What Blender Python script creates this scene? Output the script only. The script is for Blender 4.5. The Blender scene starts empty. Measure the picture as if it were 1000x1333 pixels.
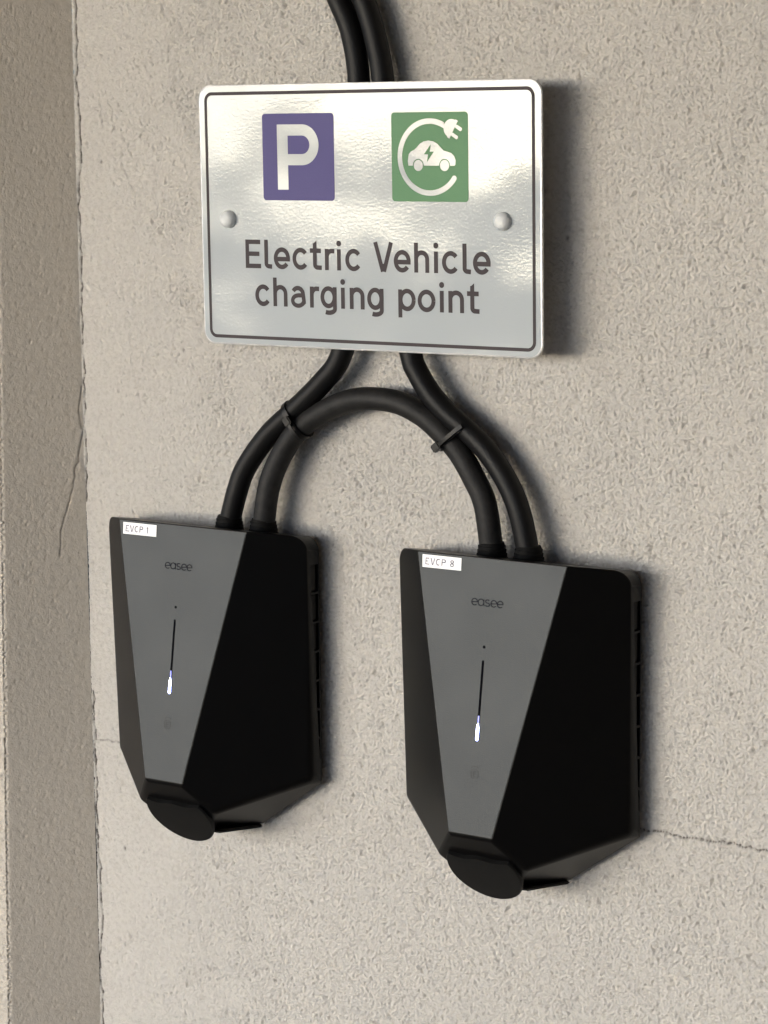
import bpy, bmesh, math, random
import numpy as np
from mathutils import Vector, Matrix

random.seed(7)
rng = np.random.default_rng(11)
S = bpy.context.scene
COL = S.collection
R = math.radians

# ------------------------------------------------------------------ camera
cam_d = bpy.data.cameras.new('camera')
cam = bpy.data.objects.new('camera', cam_d)
COL.objects.link(cam)
r_ = Vector((0.83444, 0.55101, -0.00975)); u_ = Vector((-0.08016, 0.13886, 0.98706)); f_ = Vector((-0.54523, 0.82287, -0.16004))
m = Matrix((r_, u_, -f_)).transposed().to_4x4()
m.translation = Vector((1.00323, -1.59833, 0.32555))
cam.matrix_world = m
cam_d.sensor_fit = 'VERTICAL'; cam_d.sensor_height = 24.0
cam_d.lens = 3329.49 / 1333 * 24.0
cam_d.clip_start = 0.05; cam_d.clip_end = 500
S.camera = cam

# ------------------------------------------------------------------ sky, sun, exposure
SUN_AZ, SUN_EL = 26.0, 5.0           # azimuth left of straight out from the wall, elevation
w = bpy.data.worlds.new('World'); S.world = w; w.use_nodes = True
nt = w.node_tree
sky = nt.nodes.new('ShaderNodeTexSky'); sky.sky_type = 'NISHITA'; sky.sun_disc = False
sky.sun_elevation = R(SUN_EL); sky.sun_rotation = R(180 + SUN_AZ)
sky.air_density = .36; sky.dust_density = .8; sky.ozone_density = 1.8
nt.links.new(sky.outputs[0], nt.nodes['Background'].inputs[0])
nt.nodes['Background'].inputs[1].default_value = 0.14
sd = bpy.data.lights.new('sun', 'SUN'); sd.energy = 1.25; sd.angle = R(50); sd.color = (0.985, 0.995, 1.0)
sun = bpy.data.objects.new('sun', sd); COL.objects.link(sun)
sv = Vector((-math.sin(R(SUN_AZ)) * math.cos(R(SUN_EL)), -math.cos(R(SUN_AZ)) * math.cos(R(SUN_EL)), math.sin(R(SUN_EL))))
sun.rotation_euler = sv.to_track_quat('Z', 'Y').to_euler()
S.view_settings.view_transform = 'Standard'; S.view_settings.look = 'None'
S.view_settings.exposure = 1.47; S.view_settings.gamma = 1.0

# ------------------------------------------------------------------ materials
def mat(name, base=(.5, .5, .5), rough=.5, metal=0.0, spec=.5, coat=0.0, coat_rough=.1):
    M = bpy.data.materials.new(name); M.use_nodes = True
    b = M.node_tree.nodes['Principled BSDF']
    b.inputs['Base Color'].default_value = (*base, 1); b.inputs['Roughness'].default_value = rough
    b.inputs['Metallic'].default_value = metal; b.inputs['Specular IOR Level'].default_value = spec
    b.inputs['Coat Weight'].default_value = coat; b.inputs['Coat Roughness'].default_value = coat_rough
    return M, M.node_tree, b

def nd(t, kind, **kw):
    n = t.nodes.new(kind)
    for k, v in kw.items(): setattr(n, k, v)
    return n

def noise(t, scale, detail=3.0, rough=.55, vec=None):
    n = nd(t, 'ShaderNodeTexNoise'); n.inputs['Scale'].default_value = scale
    n.inputs['Detail'].default_value = detail; n.inputs['Roughness'].default_value = rough
    if vec is None:
        tc = nd(t, 'ShaderNodeTexCoord'); vec = tc.outputs['Object']
    t.links.new(vec, n.inputs['Vector'])
    return n

def ramp(t, fac, stops):
    n = nd(t, 'ShaderNodeValToRGB')
    e = n.color_ramp.elements
    while len(e) < len(stops): e.new(.5)
    for k, (p, c) in enumerate(stops):
        e[k].position = p; e[k].color = (*c, 1) if len(c) == 3 else c
    t.links.new(fac, n.inputs['Fac'])
    return n

def bump(t, b, height, strength, dist, normal=None):
    n = nd(t, 'ShaderNodeBump'); n.inputs['Strength'].default_value = strength; n.inputs['Distance'].default_value = dist
    t.links.new(height, n.inputs['Height'])
    if normal is not None: t.links.new(normal, n.inputs['Normal'])
    t.links.new(n.outputs['Normal'], b.inputs['Normal'])
    return n

def stucco(name, base, fine=.0016):
    M, t, b = mat(name, base, .93, spec=.15)
    n1 = noise(t, 5, 4); n2 = noise(t, 260, 3)
    lo = tuple(x * .965 for x in base); hi = tuple(min(1, x * 1.03) for x in base)
    r1 = ramp(t, n1.outputs['Fac'], [(.3, lo), (.7, hi)])
    r2 = ramp(t, n2.outputs['Fac'], [(.32, (.80, .79, .77)), (.55, (1, 1, 1))])
    mx = nd(t, 'ShaderNodeMix', data_type='RGBA', blend_type='MULTIPLY'); mx.inputs[0].default_value = .6
    t.links.new(r1.outputs[0], mx.inputs[6]); t.links.new(r2.outputs[0], mx.inputs[7])
    at = nd(t, 'ShaderNodeAttribute', attribute_name='crack')
    mc = nd(t, 'ShaderNodeMix', data_type='RGBA'); mc.inputs[7].default_value = (.05, .04, .032, 1)
    t.links.new(at.outputs['Fac'], mc.inputs[0]); t.links.new(mx.outputs[2], mc.inputs[6])
    t.links.new(mc.outputs[2], b.inputs['Base Color'])
    n3 = noise(t, 650, 4, .65)
    bump(t, b, n3.outputs['Fac'], .8, fine)
    return M

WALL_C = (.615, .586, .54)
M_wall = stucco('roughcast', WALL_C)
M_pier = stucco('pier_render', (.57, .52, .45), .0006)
M_ground, t, b = mat('concrete', (.24, .205, .165), .9)  # warm tone for the added ground that bounces daylight
n = noise(t, 60, 5); rr = ramp(t, n.outputs['Fac'], [(.35, (.21, .18, .145)), (.65, (.27, .23, .19))]); t.links.new(rr.outputs[0], b.inputs['Base Color'])
bump(t, b, n.outputs['Fac'], .4, .004)
M_shade_slab, t, b = mat('soffit_paint', (.42, .34, .26), .95, spec=.1)  # warm tone for the added overhead slab, shades and bounces light
n = noise(t, 8, 5); rr = ramp(t, n.outputs['Fac'], [(.3, (.39, .32, .24)), (.7, (.45, .37, .29))]); t.links.new(rr.outputs[0], b.inputs['Base Color'])

M_side, t, b = mat('dark_brick_paint', (.10, .085, .07), .95, spec=.1)  # dark tone for the added blocker at the right
n = noise(t, 8, 5); rr = ramp(t, n.outputs['Fac'], [(.3, (.09, .077, .062)), (.7, (.11, .094, .077))]); t.links.new(rr.outputs[0], b.inputs['Base Color'])

# retro-reflective sheeting: pale metallic film, orange-peel surface, slightly wavy
def sheeting(name, base, metal, rough, spec=.5):
    M, t, b = mat(name, base, rough, metal=metal, spec=spec)
    tc = nd(t, 'ShaderNodeTexCoord')
    a = noise(t, 620, 2, .5, tc.outputs['Object'])
    c = noise(t, 15, 0.5, .4, tc.outputs['Object'])
    b1 = nd(t, 'ShaderNodeBump'); b1.inputs['Strength'].default_value = 1; b1.inputs['Distance'].default_value = .0022
    t.links.new(c.outputs['Fac'], b1.inputs['Height'])
    b2 = nd(t, 'ShaderNodeBump'); b2.inputs['Strength'].default_value = 1; b2.inputs['Distance'].default_value = .00008
    t.links.new(a.outputs['Fac'], b2.inputs['Height']); t.links.new(b1.outputs[0], b2.inputs['Normal'])
    t.links.new(b2.outputs[0], b.inputs['Normal'])
    return M
M_sheet = sheeting('reflective_sheeting', (.465, .50, .515), 0, .08, .38)
M_sheet.node_tree.nodes['Principled BSDF'].inputs['Specular Tint'].default_value = (.90, .96, 1.0, 1)
M_blue = sheeting('blue_film', (.09, .078, .23), 0, .45, .15)
M_green = sheeting('green_film', (.125, .275, .14), 0, .45, .15)
M_ink = sheeting('dark_print', (.05, .04, .044), 0, .45, .12)
M_alu, t, b = mat('aluminium_edge', (.72, .73, .72), .38, metal=.6)
n = noise(t, 120, 3); rr = ramp(t, n.outputs['Fac'], [(.35, (.6, .6, .6)), (.65, (.8, .8, .79))]); t.links.new(rr.outputs[0], b.inputs['Base Color'])
M_cap, t, b = mat('white_cap', (.72, .74, .73), .5)
n = noise(t, 150, 2); rr = ramp(t, n.outputs['Fac'], [(.35, (.68, .70, .69)), (.65, (.75, .77, .76))]); t.links.new(rr.outputs[0], b.inputs['Base Color'])

def plastic(name, base, rough, spec, grain=.00012, gs=1600):
    M, t, b = mat(name, base, rough, spec=spec)
    a = noise(t, gs, 2); c = noise(t, 22, 4)
    rr = ramp(t, c.outputs['Fac'], [(.3, (rough * .975,) * 3), (.7, (min(1, rough * 1.03),) * 3)])
    t.links.new(rr.outputs[0], b.inputs['Roughness'])
    bump(t, b, a.outputs['Fac'], .6, grain)
    return M
M_black = plastic('black_plastic', (.0012, .0012, .0013), .38, .2)
M_panel = plastic('satin_panel', (.0075, .0086, .0105), .46, .39)
M_panel.node_tree.nodes['Principled BSDF'].inputs['Specular Tint'].default_value = (.90, .96, 1.0, 1)
M_lid = plastic('lid_plastic', (.0042, .0042, .004), .6, .2)
M_vent = plastic('vent_plastic', (.006, .006, .006), .6, .25)
M_rubber = plastic('cable_rubber', (.0042, .0042, .0045), .5, .24, .0003, 500)
M_arch = plastic('worn_cable_rubber', (.015, .0145, .0145), .6, .3, .0003, 500)
t_ = M_arch.node_tree; n = noise(t_, 70, 5, .7); rr = ramp(t_, n.outputs['Fac'], [(.35, (.0075, .0073, .0072)), (.72, (.022, .021, .0205))]); t_.links.new(rr.outputs[0], t_.nodes['Principled BSDF'].inputs['Base Color'])
M_gland = plastic('gland_rubber', (.0035, .0035, .0035), .7, .15)
M_nylon = plastic('black_nylon', (.004, .004, .004), .4, .25)
M_mark = plastic('charcoal_print', (.010, .010, .016), .8, .05)
M_faint = plastic('moulded_mark', (.006, .0065, .0075), .5, .34)
M_slot = plastic('slot_window', (.003, .003, .005), .8, .05)
M_sticker, t, b = mat('label_tape', (.84, .84, .86), .3)
n = noise(t, 90, 2); rr = ramp(t, n.outputs['Fac'], [(.3, (.80, .80, .82)), (.7, (.87, .87, .89))]); t.links.new(rr.outputs[0], b.inputs['Base Color'])
M_tape_ink, t, b = mat('label_ink', (.24, .23, .27), .5)
n = noise(t, 350, 2); rr = ramp(t, n.outputs['Fac'], [(.35, (.05, .045, .09)), (.65, (.30, .29, .36))]); t.links.new(rr.outputs[0], b.inputs['Base Color'])
def glow(name, col, k):
    M, t, b = mat(name, col, .3)
    b.inputs['Emission Color'].default_value = (*col, 1); b.inputs['Emission Strength'].default_value = k
    return M
M_led = glow('status_led', (.86, .90, 1.0), 6.0)
M_led_halo = glow('status_led_rim', (.30, .36, .85), .32)  # blue glow round the status light, painted as weak emission
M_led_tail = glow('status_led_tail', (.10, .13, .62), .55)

# ------------------------------------------------------------------ helpers
def tag(o, label=None, cat=None, group=None, kind=None):
    for k, v in (('label', label), ('category', cat), ('group', group), ('kind', kind)):
        if v: o[k] = v
    return o

def link(name, me, M, parent=None):
    o = bpy.data.objects.new(name, me); COL.objects.link(o)
    if M is not None:
        me.materials.clear(); me.materials.append(M)
    if parent is not None: o.parent = parent
    return o

def from_bm(name, bm, M, parent=None, smooth=None):
    bmesh.ops.recalc_face_normals(bm, faces=bm.faces)
    me = bpy.data.meshes.new(name); bm.to_mesh(me); bm.free()
    if smooth is not None:
        for p in me.polygons: p.use_smooth = True
        me.set_sharp_from_angle(angle=R(smooth))
    return link(name, me, M, parent)

def empty(name, loc):
    o = bpy.data.objects.new(name, None); o.empty_display_size = .05; o.location = loc; COL.objects.link(o)
    return o

def grid_mesh(name, P, M, parent=None, attr=None):
    """P: (n,m,3) array -> smooth quad sheet"""
    n_, m_ = P.shape[:2]
    me = bpy.data.meshes.new(name)
    idx = np.arange(n_ * m_).reshape(n_, m_)
    q = np.stack([idx[:-1, :-1], idx[1:, :-1], idx[1:, 1:], idx[:-1, 1:]], -1).reshape(-1, 4)
    me.vertices.add(n_ * m_); me.vertices.foreach_set('co', P.astype(np.float32).ravel())
    me.loops.add(q.size); me.loops.foreach_set('vertex_index', q.astype(np.int32).ravel())
    me.polygons.add(len(q)); me.polygons.foreach_set('loop_start', np.arange(0, q.size, 4, dtype=np.int32))
    me.polygons.foreach_set('use_smooth', np.ones(len(q), bool))
    if attr is not None:
        a = me.attributes.new('crack', 'FLOAT', 'POINT'); a.data.foreach_set('value', attr.astype(np.float32).ravel())
    me.update(); me.validate()
    return link(name, me, M, parent)

def catmull(pts, n=10):
    P = [np.array(p, float) for p in pts]
    P = [2 * P[0] - P[1]] + P + [2 * P[-1] - P[-2]]
    out = []
    for i in range(1, len(P) - 2):
        for k in range(n):
            s = k / n
            out.append(.5 * (2 * P[i] + (P[i + 1] - P[i - 1]) * s + (2 * P[i - 1] - 5 * P[i] + 4 * P[i + 1] - P[i + 2]) * s * s
                             + (3 * P[i] - P[i - 1] - 3 * P[i + 1] + P[i + 2]) * s ** 3))
    out.append(P[-2])
    return np.array(out)

def tube(bm, path, rad, seg=20, closed=False, cap=True, sq=None):
    """round (or flat-section) tube along a path; sq=(half width, half thickness, up vector) gives a strap"""
    P = [Vector(p) for p in path]; N = len(P); rings = []
    ref = Vector((0, 1, 0)) if sq is None else sq[2]
    for i, p in enumerate(P):
        a = P[(i - 1) % N] if (closed or i > 0) else p
        b_ = P[(i + 1) % N] if (closed or i < N - 1) else p
        t_ = (b_ - a).normalized()
        s_ = t_.cross(ref)
        if s_.length < 1e-6: s_ = t_.cross(Vector((1, 0, 0)))
        s_.normalize(); v_ = s_.cross(t_)
        rr_ = rad[i] if hasattr(rad, '__len__') else rad
        ring = []
        if sq is None:
            for k in range(seg):
                A = 2 * math.pi * k / seg
                ring.append(bm.verts.new(p + s_ * (rr_ * math.cos(A)) + v_ * (rr_ * math.sin(A))))
        else:
            for (x, y) in ((-1, -1), (1, -1), (1, 1), (-1, 1)):
                ring.append(bm.verts.new(p + v_ * (x * sq[0]) + s_ * (y * sq[1])))
        rings.append(ring)
    M_ = N if closed else N - 1
    for i in range(M_):
        A, B = rings[i], rings[(i + 1) % N]; k_ = len(A)
        for k in range(k_): bm.faces.new((A[k], A[(k + 1) % k_], B[(k + 1) % k_], B[k]))
    if cap and not closed:
        bm.faces.new(rings[0]); bm.faces.new(rings[-1][::-1])

# --- flat print: strokes and fills in a local (u,v) plane ------------------
class Print:
    """flat lettering; every stroke lies a hair above the one before so that none coincide"""
    def __init__(s, lift=.0004): s.V = []; s.F = []; s.k = 0; s.lift = lift
    def depth(s): s.k += 1; return s.lift + s.k * .000012
    def stroke(s, pts, w):
        P = np.array(pts, float); d = s.depth(); P = P[np.concatenate([[True], np.linalg.norm(np.diff(P, axis=0), axis=1) > 1e-4])]; n_ = len(P)
        T = np.diff(P, axis=0); T /= np.linalg.norm(T, axis=1)[:, None]
        b0 = len(s.V)
        for i in range(n_):
            a = T[max(i - 1, 0)]; b_ = T[min(i, n_ - 2)]
            tt = a + b_; tt /= max(np.linalg.norm(tt), 1e-9)
            c_ = max(.5, float(tt @ b_)); nn = np.array([-tt[1], tt[0]]) * (w / 2 / c_)
            s.V += [(*(P[i] + nn), d), (*(P[i] - nn), d)]
        for i in range(n_ - 1):
            k = b0 + 2 * i; s.F.append((k, k + 1, k + 3, k + 2))
    def poly(s, pts):
        d = s.depth(); b0 = len(s.V); s.V += [(p[0], p[1], d) for p in pts]; s.F.append(tuple(range(b0, b0 + len(pts))))
    def build(s, name, M, parent, frame, unit=.001):
        """frame: function (u, v, depth) -> local xyz"""
        bm = bmesh.new()
        vs = [bm.verts.new(frame(a * unit, b_ * unit, d)) for a, b_, d in s.V]
        for f in s.F: bm.faces.new([vs[i] for i in f])
        bm.normal_update(); ng = [f for f in bm.faces if len(f.verts) > 4]
        if ng: bmesh.ops.triangulate(bm, faces=ng, ngon_method='EAR_CLIP')
        me = bpy.data.meshes.new(name); bm.to_mesh(me); bm.free()
        return link(name, me, M, parent)

def arc(cx, cy, rx, ry, a0, a1, n=24):
    return [(cx + rx * math.cos(R(a0 + (a1 - a0) * i / n)), cy + ry * math.sin(R(a0 + (a1 - a0) * i / n))) for i in range(n + 1)]

def rrect(x0, y0, x1, y1, r, n=8):
    out = []
    for cx, cy, a in ((x1 - r, y1 - r, 0), (x0 + r, y1 - r, 90), (x0 + r, y0 + r, 180), (x1 - r, y0 + r, 270)):
        out += arc(cx, cy, r, r, a, a + 90, n)
    return out

# ------------------------------------------------------------------ the wall
G = .0008
NT = 1024
def band(lmb, sig, seed, aniso=1.0, tilt=0):
    g = np.random.default_rng(seed).normal(size=(NT, NT))
    kx = np.fft.fftfreq(NT, G)[:, None]; kz = np.fft.fftfreq(NT, G)[None, :]
    ca, sa = math.cos(R(tilt)), math.sin(R(tilt))                      # long axis: tilt degrees off vertical, leaning to the left at its top
    k = np.sqrt(((kx * ca + kz * sa) / aniso) ** 2 + ((-kx * sa + kz * ca) * aniso) ** 2) + 1e-9
    a = np.exp(-(np.log(k * lmb) / sig) ** 2)
    h = np.real(np.fft.ifft2(np.fft.fft2(g) * a)); return h / h.std()
n_a = band(.010, .45, 1); n_c = band(.06, .6, 3); n_e = band(.20, .5, 5)
n_b = band(.0040, .35, 7); n_g = band(.0025, .6, 8, 1.05, 30); n_h = band(.0052, .8, 9, 1.05, 30)
def smooth01(x, a, b_): x = np.clip((x - a) / (b_ - a), 0, 1); return x * x * (3 - 2 * x)
def scatter(n_, r0, r1, asp, seed):
    """random small pits, each an ellipse leaning a little to the left at its top"""
    g = np.random.default_rng(seed); F = np.zeros((NT, NT))
    for x, z, r, a_, th, d in zip(g.uniform(0, NT, n_), g.uniform(0, NT, n_), r0 + (r1 - r0) * g.random(n_) ** 2.2, g.uniform(1, asp, n_), np.radians(g.normal(32, 28, n_)), g.uniform(.45, 1, n_)):
        h_ = int(math.ceil(r * a_ / G * 1.6)) + 1
        i = np.arange(int(x) - h_, int(x) + h_ + 1); j = np.arange(int(z) - h_, int(z) + h_ + 1)
        u = (i - x)[:, None] * G; v = (j - z)[None, :] * G
        p = (u * math.cos(th) + v * math.sin(th)) / r; q = (-u * math.sin(th) + v * math.cos(th)) / (r * a_)
        k = -d * np.exp(-(p * p + q * q) ** 1.3)
        ix = np.ix_(i % NT, j % NT); F[ix] = np.minimum(F[ix], k)
    return F
n_p = band(.0034, .5, 2, 1.15, 32); creases = -smooth01(n_p + .25 * n_a, .95, 1.7)
p_small = scatter(9000, .0007, .0013, 2.4, 31); p_big = scatter(1300, .0010, .0021, 2.0, 32); p_few = scatter(1500, .0006, .0016, 1.8, 33)
grit = np.clip(.7 * n_g + .45 * n_h, -1.6, 1.0)
RELIEF = .00012 * n_a + .00046 * grit + .0019 * p_small + .0024 * p_big + .0014 * creases
FLAT = .00010 * n_a + .00012 * grit + .0016 * p_few + .0007 * p_small
def sample(F, i, j): return F[np.mod(i, NT)[:, None], np.mod(j, NT)[None, :]]

def crack_dist(X, Z, poly):
    D = np.full(X.shape, 9.0)
    for (x0, z0), (x1, z1) in zip(poly[:-1], poly[1:]):
        lx0, lx1 = min(x0, x1) - .006, max(x0, x1) + .006; lz0, lz1 = min(z0, z1) - .006, max(z0, z1) + .006
        i0, i1 = np.searchsorted(X[:, 0], (lx0, lx1)); j0, j1 = np.searchsorted(Z[0], (lz0, lz1))
        if i1 <= i0 or j1 <= j0: continue
        xs, zs = X[i0:i1, j0:j1], Z[i0:i1, j0:j1]
        L2 = (x1 - x0) ** 2 + (z1 - z0) ** 2 + 1e-12
        t_ = np.clip(((xs - x0) * (x1 - x0) + (zs - z0) * (z1 - z0)) / L2, 0, 1)
        d = np.hypot(xs - x0 - t_ * (x1 - x0), zs - z0 - t_ * (z1 - z0))
        D[i0:i1, j0:j1] = np.minimum(D[i0:i1, j0:j1], d)
    return D
def wander(pts, step, amp, seed):
    g = np.random.default_rng(seed); out = []
    for a, b_ in zip(pts[:-1], pts[1:]):
        a = np.array(a); b_ = np.array(b_); n_ = max(1, int(np.linalg.norm(b_ - a) / step))
        for k in range(n_): out.append(tuple(a + (b_ - a) * k / n_ + g.normal(size=2) * amp * np.array([1, 1])))
    out.append(tuple(pts[-1])); return out

XW = -.350
def lines(fine0, fine1, lo, hi, n0=26):
    a = np.arange(fine0, fine1, G)
    ext = lambda L: (np.linspace(0, 1, n0 + 1)[1:] ** 2.2) * L
    left = (fine0 - ext(fine0 - lo))[::-1] if lo < fine0 else np.array([])
    return np.concatenate([left, a, a[-1] + ext(hi - a[-1])])
ZLO, ZHI = -1.25, 1.3
xs = lines(XW, .31, XW, 2.6); zs = lines(-.485, .43, ZLO, ZHI)
X, Z = np.meshgrid(xs, zs, indexing='ij')
ii = np.round((xs - XW) / G).astype(int); jj = np.round((zs + .485) / G).astype(int)
rough = smooth01(X + .10 * (Z - .05) * (Z > 0) + .03 * sample(n_c, ii, jj), XW + .03, XW + .20) * .8 + .2
rough *= 1 + .05 * sample(n_c, ii, jj)
H = rough * sample(RELIEF, ii, jj) + (1 - np.clip(rough, 0, 1)) * sample(FLAT, ii, jj) + .0004 * sample(n_e, ii, jj)
corner = wander([(XW + .0035, .45), (XW + .004, .33), (XW + .0055, .28), (XW + .0015, .235), (XW + .0025, .19), (XW + .0018, .12), (XW + .003, .085), (XW + .0008, .062), (XW + .002, .04), (XW + .0012, .02), (XW + .0005, 0)], .006, .0007, 3)
corner2 = wander([(XW + .002, -.16), (XW + .003, -.20), (XW + .0015, -.28), (XW + .004, -.33), (XW + .0045, -.37), (XW + .0005, -.385), (XW + .003, -.43), (XW + .0035, -.5)], .006, .0007, 4)
mort_l = wander([(XW, -.2025), (-.338, -.2005), (-.320, -.201)], .004, .0005, 5)
mort_r = wander([(.150, -.2008), (.19, -.2012), (.23, -.2012), (.36, -.2025), (.6, -.203)], .004, .0006, 6)
scuff = [wander([(-.3035, .281), (-.2995, .268), (-.294, .255), (-.290, .252), (-.290, .240)], .004, .0008, 8),
         wander([(-.3150, .325), (-.312, .319), (-.310, .302)], .003, .0006, 9), wander([(-.306, .324), (-.301, .316)], .003, .0003, 10),
         wander([(-.3305, .055), (-.3265, .050), (-.322, .0455)], .003, .0006, 12), wander([(-.325, .326), (-.3215, .304)], .003, .0006, 13)]
crk = np.zeros_like(X)
def carve(H, crk, D, wd, dep, col):
    if D.shape == H.shape and len(D) == len(xs): col = col * np.clip(.75 + .45 * sample(n_h, ii // 3, jj // 3), .15, 1.15)   # broken, not one even line
    f = np.exp(-(D / wd) ** 2); H -= .6 * dep * f; np.maximum(crk, np.minimum(1, col * 1.5 * np.exp(-(D / wd) ** 2)), out=crk)
carve(H, crk, crack_dist(X, Z, corner), .0008, .0018, .7)
carve(H, crk, crack_dist(X, Z, corner2), .0008, .0018, .75)
carve(H, crk, crack_dist(X, Z, mort_l), .0008, .0010, .35)
dash = .35 + .65 * (np.sin(X * 2100 + 3 * np.sin(X * 310)) > -.2)
Dm = crack_dist(X, Z, mort_r); f = np.exp(-(Dm / .00085) ** 2) * dash; H -= .0012 * f; np.maximum(crk, .85 * f, out=crk)
for s_ in scuff: carve(H, crk, crack_dist(X, Z, s_), .0008, .0008, .15)
for _ in range(34):                                                    # odd dark specks and nicks
    px, pz = rng.uniform(-.34, .3), rng.uniform(-.47, .42); q = rng.uniform(.0008, .0016)
    f = np.exp(-(((X - px) / q) ** 2 + ((Z - pz) / (q * rng.uniform(1, 2.2))) ** 2)); H -= .0012 * f; np.maximum(crk, rng.uniform(.3, .8) * f, out=crk)
wall = grid_mesh('roughcast_wall', np.stack([X, -H, Z], -1), M_wall, None, crk)
tag(wall, 'pale beige roughcast wall behind the sign and both chargers', 'wall')

# the pier that steps forward at the left, its shaded return meeting the wall along a crack
ys = np.concatenate([np.arange(0, .0801, G)]); Y, Z2 = np.meshgrid(ys, zs, indexing='ij')
depth = lambda z: .0690 - .019 * np.clip(z, -.6, .6)                    # the front arris, a little out of plumb
frac = ys / ys[-1]
Yp = frac[:, None] * depth(zs)[None, :]
iy = np.round(ys / G).astype(int) + 400
Hp = .06 * sample(RELIEF, iy, jj + 300) + .40 * sample(FLAT, iy, jj + 300)
crk2 = np.zeros_like(Yp)
branch = wander([(.000, .062), (.004, .047), (.0055, .038), (.010, .020), (.013, .008), (.020, -.012), (.0245, -.025), (.026, -.045)], .004, .0005, 21)
br2 = wander([(.006, .275), (.012, .26), (.016, .235), (.023, .195)], .004, .0006, 22)
ss = wander([(.002, .06), (.004, .075), (.001, .095)], .004, .0005, 23)
for c_, wd, col in ((branch, .0007, .35), (br2, .0005, .06), (ss, .0007, .3)):
    carve(Hp, crk2, crack_dist(Y, Z2, c_), wd, .0003 if col < .1 else .0010, col)
arris = np.exp(-((frac[:, None] - 1) * .075 / .0016) ** 2)
Hp = Hp * (1 - arris) - .0012 * arris * (1 + .6 * sample(n_b, iy, jj))
q_ = math.sqrt(.5)                                                     # the return is splayed at 45 degrees
Pp = np.stack([XW - (Yp - Hp) * q_, -(Yp + Hp) * q_, np.broadcast_to(zs[None, :], Yp.shape)], -1)
# front face of the pier runs on to the left from the arris
xf = np.concatenate([np.arange(0, .06, G * 1.3), .06 + np.linspace(0, 1, 12)[1:] ** 1.6 * .45]); ix = np.round(xf / G).astype(int) + 90
Hf = .8 * sample(RELIEF, ix, jj + 77)
wob = np.exp(-(xf / .002) ** 2)[:, None]
Hf = Hf * (1 - wob)
front = np.stack([XW - depth(zs)[None, :] * q_ - xf[:, None] + 0 * Hf, -depth(zs)[None, :] * q_ - Hf, np.broadcast_to(zs[None, :], Hf.shape)], -1)
front[0] = Pp[-1]
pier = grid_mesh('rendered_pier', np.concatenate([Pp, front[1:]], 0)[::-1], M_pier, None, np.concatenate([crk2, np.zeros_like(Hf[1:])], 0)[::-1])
tag(pier, 'projecting rendered pier along the left edge, its shaded side cracked at the corner', 'pier')

def box_bm(x0, x1, y0, y1, z0, z1):
    bm = bmesh.new(); bmesh.ops.create_cube(bm, size=1)
    for v in bm.verts: v.co = Vector(((x0 + x1) / 2 + v.co.x * (x1 - x0), (y0 + y1) / 2 + v.co.y * (y1 - y0), (z0 + z1) / 2 + v.co.z * (z1 - z0)))
    return bm
bm = bmesh.new()
q = [bm.verts.new(p) for p in ((-60, -60, ZLO), (60, -60, ZLO), (60, .5, ZLO), (-60, .5, ZLO))]; bm.faces.new(q)
tag(from_bm('ground', bm, M_ground), kind='structure')  # out of view, added only to bounce daylight up
tag(from_bm('ceiling', box_bm(-7, 2.62, -5.2, .3, ZHI, ZHI + .3), M_shade_slab), kind='structure')  # unseen slab, added to shade the wall from above and bounce warm light
tag(from_bm('side_wall', box_bm(2.6, 2.9, -4.5, .3, ZLO, ZHI), M_side), kind='structure')  # unseen dark slab, added so the right-hand facets reflect darkness

# ------------------------------------------------------------------ the sign
SW, SH, ST = .2995, .1956, .0020
sign = empty('charging_sign', (-.04671, -.035, .23877)); sign.rotation_euler = (0, -.0059, 0)
tag(sign, 'silver reflective sign reading Electric Vehicle charging point, above the two chargers', 'sign')
def sf(u, v, d): return Vector((u, -d - ST / 2 - .0001, v))
bm = bmesh.new()
ol = rrect(-SW / 2, -SH / 2, SW / 2, SH / 2, .0105, 10)
fv = [bm.verts.new((x, -ST / 2, z)) for x, z in ol]; bm.faces.new(fv)
ex = bmesh.ops.extrude_face_region(bm, geom=list(bm.faces)); bmesh.ops.translate(bm, vec=(0, ST, 0), verts=[e for e in ex['geom'] if isinstance(e, bmesh.types.BMVert)])
bmesh.ops.bevel(bm, geom=[e for e in bm.edges if all(abs(v.co.y + ST / 2) < 1e-6 for v in e.verts)], offset=.0004, segments=2, affect='EDGES', profile=.5)
from_bm('plate', bm, M_alu, sign, 35)
pr = Print(.00005); pr.poly([(x * 1000, z * 1000) for x, z in rrect(-SW / 2 + .0012, -SH / 2 + .0012, SW / 2 - .0012, SH / 2 - .0012, .0095, 10)])
pr.build('reflective_face', M_sheet, sign, sf)
pr = Print(.0002); P_ = rrect(-143.0, -91.6, 143.4, 91.4, 5.5, 8); P_.append(P_[0]); P_.append(P_[1]); pr.stroke(P_, 2.5); pr.build('border_line', M_ink, sign, sf)

# P symbol
pr = Print(.0002); pr.poly(rrect(-90.5, 12, -25.7, 76.1, 2.6)); blue = pr.build('parking_symbol', M_blue, sign, sf)
pr = Print(.0004)
pr.poly([(-76.9, 68.0), (-76.9, 20.0), (-67.2, 20.0), (-67.2, 68.0)])
pr.stroke([(-68, 63.9), (-55.0, 63.9)] + arc(-54.4, 53.0, 11.0, 10.9, 88, -88, 24) + [(-55.0, 42.1), (-68, 42.1)], 8.2)
pr.build('letter', M_sheet, blue, sf)
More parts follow.
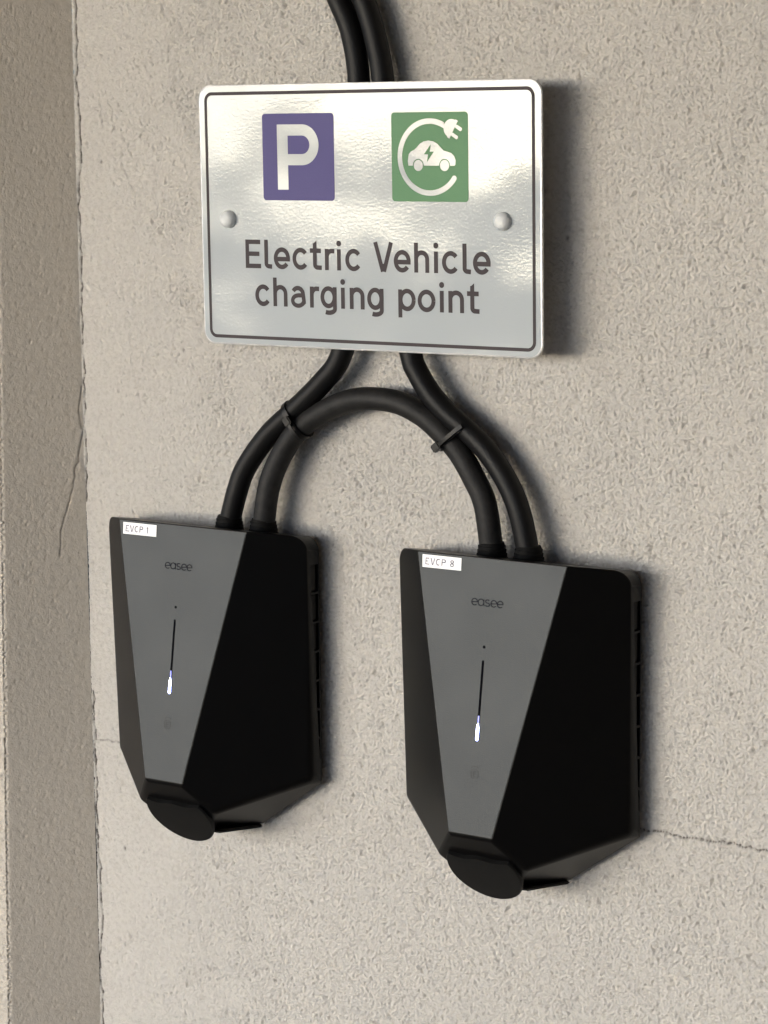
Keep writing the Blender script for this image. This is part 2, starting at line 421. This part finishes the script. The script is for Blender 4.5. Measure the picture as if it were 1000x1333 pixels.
# charging symbol
pr = Print(.0002); pr.poly(rrect(24.9, 12, 89.9, 75.8, 2.6)); green = pr.build('charging_symbol', M_green, sign, sf)
pr = Print(.0004)
pr.stroke([(70.6, 66.2)] + arc(57.6, 43.8, 25.5, 25.6, 60, 324, 60), 3.9)
pr.poly(arc(78.2, 28.8, 1.95, 1.95, 0, 360, 14)[:-1])
pr.build('cable_ring', M_sheet, green, sf)
def rot(pts, cx, cy, a):
    c_, s_ = math.cos(R(a)), math.sin(R(a)); return [(cx + x * c_ - y * s_, cy + x * s_ + y * c_) for x, y in pts]
pr = Print(.0005)
body = [(3.1, 7.2), (3.1, -7.2), (1.2, -7.2)] + arc(1.0, 0, 6.6, 6.6, 265, 95, 14) + [(1.2, 7.2)]
pr.poly(rot(body, 75.4, 64.6, -30))
pr.poly(rot(rrect(3.0, 2.0, 9.0, 4.6, .9, 4), 75.4, 64.6, -31)); pr.poly(rot(rrect(3.0, -4.6, 9.0, -2.0, .9, 4), 75.4, 64.6, -31))
pr.build('plug', M_sheet, green, sf)
pr = Print(.0005)
top = [(39.4, 37.7), (38.9, 41.0), (39.9, 46.0), (41.6, 47.8), (44.6, 48.9), (46.6, 50.6), (49.4, 53.3), (52.4, 54.9), (56.6, 55.6), (61.0, 54.9), (64.4, 53.1), (67.0, 50.6), (69.6, 48.4), (72.6, 47.6), (76.0, 46.6), (78.4, 44.4), (79.5, 41.6), (79.3, 38.6), (78.6, 37.7)]
low = [(74.9, 37.7)] + arc(70.2, 37.9, 4.6, 4.7, 2, 178, 12) + [(65.5, 37.7), (52.5, 37.7)] + arc(47.9, 37.9, 4.6, 4.7, 2, 178, 12) + [(43.2, 37.7)]
pr.poly(top + low); pr.poly(arc(47.9, 37.9, 3.9, 4.0, 0, 360, 22)[:-1]); pr.poly(arc(70.2, 37.9, 3.9, 4.0, 0, 360, 22)[:-1])
pr.build('car', M_sheet, green, sf)
pr = Print(.0008); pr.poly([(58.9, 53.0), (53.0, 45.9), (56.5, 45.7), (55.4, 40.2), (61.4, 47.7), (57.9, 47.7)]); pr.build('bolt', M_green, green, sf)

# lettering: mono-line glyphs, x-height 15.5, cap height 21.4, stroke 3.4
def glyph(pr, ch, x, wd, b, k=1.0, st=3.4, xh=15.9, cap=21.5, asc=21.6, des=-4.8):
    """x: left edge, wd: full width, b: baseline (all outer extents)"""
    h = st / 2; xh *= k; cap *= k; asc *= k; des *= k
    L, Rr, T, cx, cy = x + h, x + wd - h, b + xh - h, x + wd / 2, b + xh / 2
    rx, ry = wd / 2 - h, xh / 2 - h + .25
    S_ = lambda *p: pr.stroke(list(p), st)
    if ch == 'E':
        S_((L, b), (L, b + cap)); S_((L, b + h), (x + wd, b + h)); S_((L, b + cap - h), (x + wd - .4, b + cap - h)); S_((L, b + cap * .505), (x + wd - 1.4, b + cap * .505))
    elif ch == 'l':
        pr.stroke([(L, b + asc), (L, b + 4)] + arc(L + 2.6, b + 3.9, 2.6, 2.6 - .4, 180, 255, 8) + [(x + wd, b + h - .2)], st)
    elif ch == 't':
        s = x + wd * .42
        pr.stroke([(s, b + xh * 1.24), (s, b + 4)] + arc(s + 2.6, b + 3.9, 2.6, 2.2, 180, 255, 8) + [(x + wd, b + h - .1)], st)
        S_((x, b + xh - h), (x + wd - .6, b + xh - h))
        pr.poly([(s - h, b + xh * 1.2), (s + h, b + xh * 1.2), (s + h, b + xh * 1.37)])
    elif ch == 'e':
        pr.stroke(arc(cx, cy, rx, ry, 0, 322, 40), st); S_((L, cy - .6), (x + wd - .05, cy - .6)); pr.poly([(x + wd - st, cy), (x + wd - st, cy - .6 - h), (x + wd - .05, cy - .6 - h), (x + wd - .02, cy)])
    elif ch == 'c': pr.stroke(arc(cx + .5, cy, rx + .3, ry, 38, 322, 36), st)
    elif ch == 'o': pr.stroke(arc(cx, cy, rx, ry, 0, 360, 44), st)
    elif ch == 'i': S_((L, b), (L, b + xh - .3)); pr.poly(arc(L, b + xh + 3.9 * k, 2.15, 2.15, 0, 360, 20)[:-1])
    elif ch in 'nh':
        S_((L, b), (L, b + (asc if ch == 'h' else xh - .2)))
        pr.stroke([(L, b + xh * .60)] + arc(cx, T - rx + .2, rx, rx + .1, 172, 0, 18) + [(Rr, b)], st)
    elif ch == 'r':
        S_((L, b), (L, b + xh - .2)); pr.stroke([(L, b + xh * .58)] + arc(L + wd * .72 - h, b + xh * .58, wd * .72 - h, xh * .42 - h, 165, 96, 8) + [(x + wd, T - .1)], st)
    elif ch == 'V': S_((x + h * 1.05, b + cap), (cx - .15 * st, b)); S_((x + wd - h * 1.05, b + cap), (cx + .15 * st, b)); pr.poly([(cx - .7 * st, b), (cx + .7 * st, b), (cx + .18 * st, b + 1.7 * st), (cx - .18 * st, b + 1.7 * st)])
    elif ch == 'a':
        pr.stroke(arc(cx - .4, T - rx * .86, rx * .92, rx * .86, 152, 8, 18) + [(Rr, b + 4.2)] + arc(Rr + 1.7, b + 3.5, 1.7, 2.0, 180, 232, 5), st)
        pr.stroke([(Rr, b + xh * .555)] + [(cx, b + xh * .555)] + arc(cx - .2, b + xh * .305, rx - .1, xh * .305 - h + .7, 96, 330, 22) + [(Rr, b + 4.6)], st * .95)
    elif ch in 'gp':
        pr.stroke(arc(cx + (-.3 if ch == 'g' else .3), cy + .2, rx, ry, 0, 360, 40), st)
        if ch == 'p': S_((L, b + des), (L, b + xh - .2))
        else: pr.stroke([(Rr, b + xh - .2), (Rr, b - .4)] + arc(cx, b - .4, rx, 2.9 * k, 0, -122, 16), st)
    elif ch == 'C': pr.stroke(arc(cx, b + cap / 2, rx, cap / 2 - h, 50, 310, 24), st)
    elif ch == 'P':
        S_((L, b), (L, b + cap)); q_ = (cap * .54 - st) / 2
        pr.stroke([(L, b + cap - h), (x + wd - q_ - h, b + cap - h)] + arc(x + wd - q_ - h, b + cap - h - q_, q_, q_, 88, -88, 12) + [(L, b + cap - h - 2 * q_)], st)
    elif ch == '1': S_((cx, b), (cx, b + cap)); S_((cx, b + cap - h), (x, b + cap * .74))
    elif ch == '8':
        pr.stroke(arc(cx, b + cap * .27, rx, cap * .27 - h, 0, 360, 20), st); pr.stroke(arc(cx, b + cap * .75, rx * .9, cap * .25 - h, 0, 360, 20), st)

for ch, x, wd in (('E', -108.6, 14.4), ('l', -91.0, 7.0), ('e', -82.3, 14.9), ('c', -65.3, 14.2), ('t', -49.1, 10.6), ('r', -35.6, 8.6), ('i', -24.7, 3.5), ('c', -17.5, 14.2),
                  ('V', 7.6, 17.4), ('e', 25.4, 14.7), ('h', 43.1, 12.9), ('i', 60.1, 3.4), ('c', 66.7, 14.2), ('l', 84.3, 7.0), ('e', 93.0, 14.7)):
    pr = Print(.0002); glyph(pr, ch, x, wd, -39.1); pr.build('letter', M_ink, sign, sf)
for ch, x, wd in (('c', -100.5, 14.2), ('h', -83.5, 13.1), ('a', -67.2, 13.6), ('r', -49.8, 8.5), ('g', -39.9, 14.3), ('i', -21.7, 3.5), ('n', -13.9, 13.1), ('g', 1.9, 14.2),
                  ('p', 28.9, 14.8), ('o', 45.7, 15.3), ('i', 64.7, 3.4), ('n', 72.0, 13.2), ('t', 87.8, 10.4)):
    pr = Print(.0002); glyph(pr, ch, x, wd, -67.3); pr.build('letter', M_ink, sign, sf)
def cap_bm(x, z):
    bm = bmesh.new(); prof = [(.0066, 0), (.0066, .0022), (.0061, .0040), (.0047, .0056), (.0025, .0064)]
    rings = [[bm.verts.new((x + r * math.cos(a), -ST / 2 - d, z + r * math.sin(a))) for a in np.linspace(0, 2 * math.pi, 28, endpoint=False)] for r, d in prof]
    for A, B in zip(rings[:-1], rings[1:]):
        for k in range(28): bm.faces.new((A[k], A[(k + 1) % 28], B[(k + 1) % 28], B[k]))
    bm.faces.new(rings[-1]); return bm
for x, z in ((-.1235, -.0025), (.1185, -.0012)):
    from_bm('screw_cap', cap_bm(x, z), M_cap, sign, 60)
for zz in (.045, -.045):                                                # fixing rails on the back that carry the plate off the wall
    from_bm('fixing_rail', box_bm(-.13, .13, ST / 2 + .0002, .006, zz - .008, zz + .008), M_alu, sign)
for x, z in ((-.1235, -.0025), (.1185, -.0012)):
    bm = bmesh.new(); tube(bm, [(x, ST / 2 + .0001, z), (x, .036, z)], .006, 16); from_bm('spacer', bm, M_alu, sign, 40)

# ------------------------------------------------------------------ the chargers
VT = [(.0976, .0099, 0), (.0976, .0099, -.203), (.0405, .0099, -.2440), (.0976, .0264, 0), (.0976, .0195, -.199),
      (.06255, .0550, 0), (.0168, .0864, -.205), (.018, .0795, -.2115), (.0335, .069, -.225), (.026, .060, -.2398)]
PANEL_V = Vector((0, -(.0864 - .0550), -.205)).normalized()
PANEL_N = Vector((1, 0, 0)).cross(PANEL_V).normalized()
if PANEL_N.y > 0: PANEL_N = -PANEL_N
def pf(u, v, d): return Vector((0, -.0550, 0)) + Vector((u, 0, 0)) + PANEL_V * v + PANEL_N * d

def sphere_dirs(n):
    bm = bmesh.new(); bmesh.ops.create_icosphere(bm, subdivisions=n, radius=1); o = [v.co.copy() for v in bm.verts]; bm.free(); return o
SPH = {k: sphere_dirs(k) for k in (1, 2, 3, 4)}
def plane(p, q, r, inside):
    p, q, r = Vector(p), Vector(q), Vector(r); n_ = (q - p).cross(r - p).normalized()
    if n_.dot(Vector(inside) - p) > 0: n_ = -n_
    return n_, n_.dot(p)

def cover_bm():
    """the moulded cover: hull of balls set into each corner, so every edge and fold gets its own radius"""
    C0 = (0, -.03, -.1); V_ = lambda i: (VT[i][0], -VT[i][1], VT[i][2])
    nt_ = Vector((0, .175, 1)).normalized(); top = (nt_, nt_.dot(Vector((0, -.055, 0)))); flank = (Vector((1, 0, 0)), .0976); back = (Vector((0, 1, 0)), -.0099)
    facet = plane(V_(5), V_(6), V_(3), C0); under = plane(V_(1), V_(2), V_(8), C0)
    front = plane(V_(5), (-VT[5][0], -VT[5][1], 0), V_(6), C0)
    nose = (Vector((0, -.812, -.583)), Vector((0, -.812, -.583)).dot(Vector((0, -.0654, -.2293))) - .0012)
    base = plane(V_(2), (-VT[2][0], -VT[2][1], VT[2][2]), V_(9), C0)
    def ball(r, *pl):
        A = Matrix([p[0] for p in pl]); return A.inverted() @ Vector([p[1] - r for p in pl])
    bm = bmesh.new()
    def put(c, r, n_):
        for d in SPH[n_]:
            for sx in (1, -1): bm.verts.new((sx * (c.x + d.x * r), c.y + d.y * r, c.z + d.z * r))
    put(ball(.0007, top, facet, front), .0007, 2)
    put(ball(.0060, facet, front, nose), .0060, 4)
    put(ball(.0008, facet, front, (PANEL_V, PANEL_V.dot(Vector((0, -.0550, 0))) + .2000)), .0008, 2)
    put(ball(.0110, facet, flank, under), .0110, 4)
    put(ball(.0080, facet, under, nose), .0080, 4)
    put(ball(.0040, under, base, nose), .0040, 2)
    put(ball(.0006, flank, under, back), .0006, 1)
    put(ball(.0006, under, base, back), .0006, 1)
    r = .0012; RC = .0110
    for k in range(13):                                                # rounded top corner
        A = math.pi / 2 * k / 12
        n_ = Vector((math.cos(A), 0, 0)) + nt_ * math.sin(A); ax = Vector((1, 0, 0)).cross(nt_)
        cc = Vector((.0976 - RC, -.026, 0)); cc.z = (top[1] - RC - nt_.y * cc.y) / nt_.z
        edge = (n_, n_.dot(cc) + RC); tn = Vector((-math.sin(A), 0, 0)) + nt_ * math.cos(A)
        put(ball(r, edge, facet, (tn, tn.dot(cc) + r)), r, 2)
        p = cc + n_ * RC; p += ax * ((-.0099 - p.y) / ax.y)
        for sx in (1, -1): bm.verts.new((sx * p.x, p.y, p.z))
    h = bmesh.ops.convex_hull(bm, input=list(bm.verts))
    bmesh.ops.delete(bm, geom=[g for g in h['geom_interior'] if isinstance(g, bmesh.types.BMVert)], context='VERTS')
    bmesh.ops.delete(bm, geom=[v for v in bm.verts if not v.link_faces], context='VERTS')
    bmesh.ops.dissolve_limit(bm, angle_limit=R(.25), verts=bm.verts, edges=bm.edges)
    bm.normal_update()
    return bm

def cut_vents(o):
    """seven shallow recesses cut into each flank"""
    bm = bmesh.new()
    for sx in (1, -1):
        for k in range(7):
            z1 = -.0285 - .0231 * k; z0 = z1 - (.0214 if k < 6 else .0160)
            d1 = lambda z: .0222 + .062 * (z + .0275)
            vs = []
            for x in (.0948, .1000):
                vs += [bm.verts.new((sx * x, -d, z)) for d, z in ((.0118, z1), (d1(z1), z1), (d1(z0), z0), (.0118, z0))]
            for f in ((0, 1, 2, 3), (7, 6, 5, 4), (0, 4, 5, 1), (1, 5, 6, 2), (2, 6, 7, 3), (3, 7, 4, 0)): bm.faces.new([vs[i] for i in f])
    bmesh.ops.recalc_face_normals(bm, faces=bm.faces)
    me = bpy.data.meshes.new('cut'); bm.to_mesh(me); bm.free(); c_ = bpy.data.objects.new('cut', me); COL.objects.link(c_)
    c_.parent = o; md = o.modifiers.new('b', 'BOOLEAN'); md.operation = 'DIFFERENCE'; md.object = c_; md.solver = 'EXACT'
    bpy.context.view_layer.update()
    new = bpy.data.meshes.new_from_object(o.evaluated_get(bpy.context.evaluated_depsgraph_get()))
    o.modifiers.clear(); old = o.data; o.data = new; bpy.data.meshes.remove(old)
    bpy.data.objects.remove(c_); bpy.data.meshes.remove(me)
    for p in new.polygons: p.use_smooth = True
    new.set_sharp_from_angle(angle=R(40)); new.name = 'cover'
    return new
COVER = []

def make_charger(name, loc, label, gl, text):
    t_ = empty(name, loc)
    tag(t_, label, 'charger', 'wall chargers under the sign')
    if not COVER:
        cv = from_bm('cover', cover_bm(), M_black, t_, 40); COVER.append(cut_vents(cv))
    else:
        cv = link('cover', COVER[0], None, t_)
    wn = cv.modifiers.new('wn', 'WEIGHTED_NORMAL'); wn.keep_sharp = True; wn.weight = 100
    # back plate against the wall
    bm = bmesh.new()
    for x, z in ((.088, -.016), (.091, -.022), (.091, -.199), (.040, -.236)):
        for sx in (1, -1):
            for y in (-.0005, -.0102): bm.verts.new((sx * x, y, z))
    bmesh.ops.convex_hull(bm, input=list(bm.verts)); from_bm('back_plate', bm, M_vent, t_)
    # satin front panel, inset sheet
    bm = bmesh.new(); L_ = .1995
    c4 = [(-.0618, .0010), (.0618, .0010), (.0179, L_), (-.0179, L_)]
    a4 = [bm.verts.new(pf(u, v, .0004)) for u, v in c4]; b4 = [bm.verts.new(pf(u * 1.004, v, -.002)) for u, v in c4]
    bm.faces.new(a4); [bm.faces.new((a4[k], b4[k], b4[(k + 1) % 4], a4[(k + 1) % 4])) for k in range(4)]
    panel = from_bm('front_panel', bm, M_panel, t_)
    # dark inserts behind the flank openings
    vm = None
    for sx in (1, -1):
        for k in range(7):
            z1 = -.0290 - .0231 * k
            if vm is None:
                bm = box_bm(0, .0010, -.0070, .0010, -.0198, -.0004); bmesh.ops.bevel(bm, geom=list(bm.edges), offset=.0003, segments=1, affect='EDGES')
                vm = bpy.data.meshes.new('vent_insert'); bm.to_mesh(vm); bm.free(); vm.materials.append(M_vent)
            o = bpy.data.objects.new('vent_insert', vm); COL.objects.link(o); o.parent = t_
            o.location = (sx * .0948 - (.0010 if sx < 0 else 0), -.0133, z1)
    # marks on the panel
    pr = Print(.0006); pr.poly(rrect(-.9, 73.6, .9, 131.6, .85, 5)); slot = pr.build('light_slot', M_slot, t_, pf)
    pr = Print(.0008); pr.poly(rrect(-.55, 113.5, .55, 120.4, .5, 5)); pr.build('light_tail', M_led_tail, slot, pf)
    pr = Print(.0009); pr.poly(rrect(-1.45, 120.6, 1.45, 131.9, 1.4, 6)); pr.build('light_rim', M_led_halo, slot, pf)  # halo standing in for the light's blue glow, not a separate lamp part
    pr = Print(.0011); pr.poly([(-.4, 119.0), (.4, 119.0), (.7, 120.6), (.95, 123.0), (.95, 130.2)] + arc(0, 130.4, .95, .95, 0, 180, 8) + [(-.95, 123.0), (-.7, 120.6)]); pr.build('status_light', M_led, slot, pf)
    pr = Print(.0006); pr.poly(arc(0, 64.0, 1.1, 1.1, 0, 360, 16)[:-1]); pr.build('sensor_dot', M_slot, t_, pf)
    pr = Print(.0006)                                                   # the maker's word mark, v runs downwards
    V0 = 32.4; sw = .62
    fl = lambda pts: [(x, V0 - y) for x, y in pts]
    for k, ch in enumerate('easee'):
        cx = -10.7 + 5.35 * k
        if ch == 'e': pr.stroke(fl(arc(cx, 0, 2.35, 2.35, 0, 318, 30)), sw); pr.stroke(fl([(cx - 2.3, -.25), (cx + 2.35, .15)]), sw)
        elif ch == 'a': pr.stroke(fl(arc(cx, 0, 2.35, 2.35, 0, 360, 30)), sw); pr.stroke(fl([(cx + 2.35, 2.3), (cx + 2.35, -1.2), (cx + 3.0, -2.3)]), sw)
        else: pr.stroke(fl(arc(cx + .1, 1.15, 1.7, 1.15, 40, 250, 14) + arc(cx + .1, -1.15, 1.8, 1.15, 80, -150, 16)), sw)
    pr.build('word_mark', M_mark, t_, pf)
    pr = Print(.0006)
    q = rrect(-2.9, 152.6, 2.9, 158.6, 1.5, 5); pr.stroke(q + q[:2], .5); pr.stroke([(1.1, 153.9), (-1.0, 153.9), (-1.0, 157.3), (1.1, 157.3)], .45); pr.stroke([(-1, 155.6), (.9, 155.6)], .4)
    pr.stroke([(x, 151.9 - y) for x, y in arc(0, -.6, 3.4, 2.5, 30, 150, 12)], .5)
    pr.build('tap_symbol', M_faint, t_, pf)
    # white tape label
    pr = Print(.0007); pr.poly([(-57.6, 2.3), (-24.3, 2.3), (-23.9, 11.4), (-57.0, 11.5)]); st = pr.build('tape_label', M_sticker, t_, pf)
    pr = Print(.0009); pr.k = 0
    buf = Print(.0009)
    x = -54.6
    for ch in text:
        wd = {'E': 3.5, 'V': 4.1, 'C': 4.1, 'P': 3.5, '1': 1.5, '8': 3.3, ' ': 2.2}[ch]
        if ch != ' ': glyph(buf, ch, x, wd, 0, st=.72, cap=5.0, xh=3.4)
        x += wd + .75
    buf.V = [(u, 9.5 - v, d) for u, v, d in buf.V]
    buf.build('lettering', M_tape_ink, st, pf)
    # socket lid: a round flap over the outlet, tilted down and forward, with its tab below
    bm = bmesh.new(); e1 = Vector((1, 0, 0)); e2 = Vector((0, -.583, .812)); nn = Vector((0, -.812, -.583)); c0 = Vector((0, -.0654, -.2293))
    prof = [(.0290, -.004), (.0303, -.0008), (.0303, .0008), (.0295, .0018), (.024, .0022), (.010, .0024)]
    rings = []
    for r, d in prof:
        ring = []
        for k in range(64):
            a = 2 * math.pi * k / 64; x, y = r * math.cos(a), r * math.sin(a)
            y = min(y, .0146 + .0008 * math.cos(x * 240))                # flattened where it meets the panel
            ring.append(bm.verts.new(c0 + e1 * x + e2 * y + nn * d))
        rings.append(ring)
    for A, B in zip(rings[:-1], rings[1:]):
        for k in range(64): bm.faces.new((A[k], A[(k + 1) % 64], B[(k + 1) % 64], B[k]))
    bm.faces.new(rings[0]); bm.faces.new(rings[-1])
    from_bm('socket_lid', bm, M_lid, t_, 40)
    bm = bmesh.new()
    for x, d, z in ((.0290, .0555, -.2402), (.0290, .0535, -.2432), (.041, .012, -.2444), (.036, .0100, -.2446), (.041, .012, -.2468), (.036, .0100, -.2468)):
        for sx in (1, -1): bm.verts.new((sx * x, -d, z))
    bmesh.ops.convex_hull(bm, input=list(bm.verts)); bmesh.ops.bevel(bm, geom=list(bm.edges), offset=.0008, segments=2, affect='EDGES', clamp_overlap=True)
    from_bm('lid_tab', bm, M_lid, t_, 40)
    for gx in gl:                                                       # ribbed boots where the cables enter the top
        bm = bmesh.new(); prof = []
        for k in range(5):
            z = -.0115 + k * .0030; prof += [(.0124 - k * .00055, z), (.0124 - k * .00055, z + .0019), (.0116 - k * .00055, z + .0021), (.0116 - k * .00055, z + .0030)]
        prof += [(.0088, .0048)]
        rings = [[bm.verts.new((gx + r * math.cos(a), -.0215 + r * math.sin(a), z)) for a in np.linspace(0, 2 * math.pi, 24, endpoint=False)] for r, z in prof]
        for A, B in zip(rings[:-1], rings[1:]):
            for k in range(24): bm.faces.new((A[k], A[(k + 1) % 24], B[(k + 1) % 24], B[k]))
        bm.faces.new(rings[0]); bm.faces.new(rings[-1]); from_bm('cable_boot', bm, M_gland, t_, 35)
    return t_

CH1 = make_charger('wall_charger', (-.20727, 0, 0), 'black wall charger with tape label EVCP 1, beside the pier', (.0205, .0535), 'EVCP 1')
CH2 = make_charger('wall_charger', (.07223, 0, -.0005), 'black wall charger with tape label EVCP 8, farther from the pier', (-.0196, .0115), 'EVCP 8')

# ------------------------------------------------------------------ cables
CR = .0084
def cable(pts, M, label, rad=CR):
    P = catmull(pts, 12)
    bm = bmesh.new(); tube(bm, [Vector(p) for p in P], rad, 24); o = from_bm('power_cable', bm, M, None, 60)
    tag(o, label, 'cable', 'charger supply cables'); return o
D1 = .0205
c1 = [(-.175, -.0105, .60), (-.130, -.0150, .485), (-.0967, -.018, .430), (-.0787, -.0185, .396), (-.0678, -.0185, .372), (-.0619, -.0185, .338), (-.0600, -.0185, .27), (-.0640, -.019, .19), (-.0793, -.020, .1359), (-.0968, -D1, .1136), (-.1251, -D1, .0891), (-.1481, -D1, .0700), (-.1696, -.021, .0437), (-.1786, -.0215, .0237), (-.1868, -.0215, -.002)]
cable(c1, M_rubber, 'black cable curving down from under the sign to the leftmost boot, on EVCP 1')
c3 = [(-.153, -.0105, .60), (-.108, -.0150, .485), (-.0748, -.018, .4294), (-.0567, -.0185, .3958), (-.0465, -.0185, .3666), (-.0408, -.0185, .3375), (-.036, -.0185, .27), (-.028, -.019, .18), (-.0171, -.0200, .1377), (-.0120, -D1, .1265), (.0002, -D1, .1096), (.0154, -D1, .0962), (.0315, -D1, .0849), (.0495, -D1, .0697), (.0658, -.021, .0489), (.0762, -.0215, .0277), (.0837, -.0215, -.002)]
cable(c3, M_rubber, 'black cable curving down from under the sign to the rightmost boot, on EVCP 8')
c2 = [(-.1538, -.0215, -.002), (-.1480, -.0215, .0288), (-.1381, -.021, .0515), (-.1221, -D1, .0735), (-.1004, -D1, .0887), (-.0744, -.0215, .1002), (-.0520, -.022, .1038), (-.0284, -.0215, .1022), (-.0076, -D1, .0940), (.0086, -D1, .0828), (.0244, -D1, .0683), (.0373, -.021, .0500), (.0469, -.0215, .0318), (.0526, -.0215, -.002)]
cable(c2, M_arch, 'greyer black cable arching between the two chargers', .0087)

def tie(center, pdir, span, tdir, head_at, tail_len, label, tail_sign=1):
    """strap round two cables: pdir runs across the pair, tdir along the cables"""
    p = Vector(pdir).normalized(); out = Vector((0, -1, 0)); c = Vector(center); al = p.cross(out).normalized()
    t_ = empty('cable_tie', c); tag(t_, label, 'cable tie', 'cable ties on the supply cables')
    h = span / 2 - CR; rr = CR + .0011
    path = [p * (h + rr * math.cos(a)) + out * (rr * math.sin(a)) for a in np.linspace(-math.pi / 2, math.pi / 2, 13)]
    path += [p * (-h + rr * math.cos(a)) + out * (rr * math.sin(a)) for a in np.linspace(math.pi / 2, 3 * math.pi / 2, 13)]
    bm = bmesh.new(); rings = []
    N = len(path)
    for i in range(N):
        tt = (path[(i + 1) % N] - path[i - 1]).normalized(); s_ = al; v_ = tt.cross(s_).normalized()
        rings.append([bm.verts.new(path[i] + s_ * a * .0022 + v_ * b_ * .0006) for a, b_ in ((-1, -1), (1, -1), (1, 1), (-1, 1))])
    for i in range(N):
        A, B = rings[i], rings[(i + 1) % N]
        for k in range(4): bm.faces.new((A[k], A[(k + 1) % 4], B[(k + 1) % 4], B[k]))
    from_bm('strap', bm, M_nylon, t_, 40)
    bm = box_bm(-.0031, .0031, -.0032, .0016, -.0036, .0036); bmesh.ops.bevel(bm, geom=list(bm.edges), offset=.0008, segments=2, affect='EDGES')
    hd = from_bm('head', bm, M_nylon, t_, 40)
    q = p * head_at[0] + out * head_at[1]
    hd.matrix_local = Matrix.Translation(q) @ Matrix((al, -out, p)).transposed().to_4x4()
    bm = bmesh.new(); s = q + out * .0015
    e_ = p * tail_sign
    tp = [s, s + e_ * tail_len * .35 + out * .0010, s + e_ * tail_len * .7 + out * .0006, s + e_ * tail_len - out * .0012]
    tube(bm, catmull(tp, 4), 0, sq=(.0005, .0014, out.cross(Vector((0, 0, 0))) if False else out)); from_bm('tail', bm, M_nylon, t_, 30)
    return t_
tie((-.1207, -D1, .0833), (.62, 0, -.78), .0305, None, (-.0005, CR + .0030), .017, 'black cable tie binding the two left cables, its head between them')
tie((.0215, -D1, .0805), (.78, 0, .62), .0310, None, (-.0125, CR * .75 + .0040), .027, 'black cable tie binding the two right cables, its head on the arching cable')
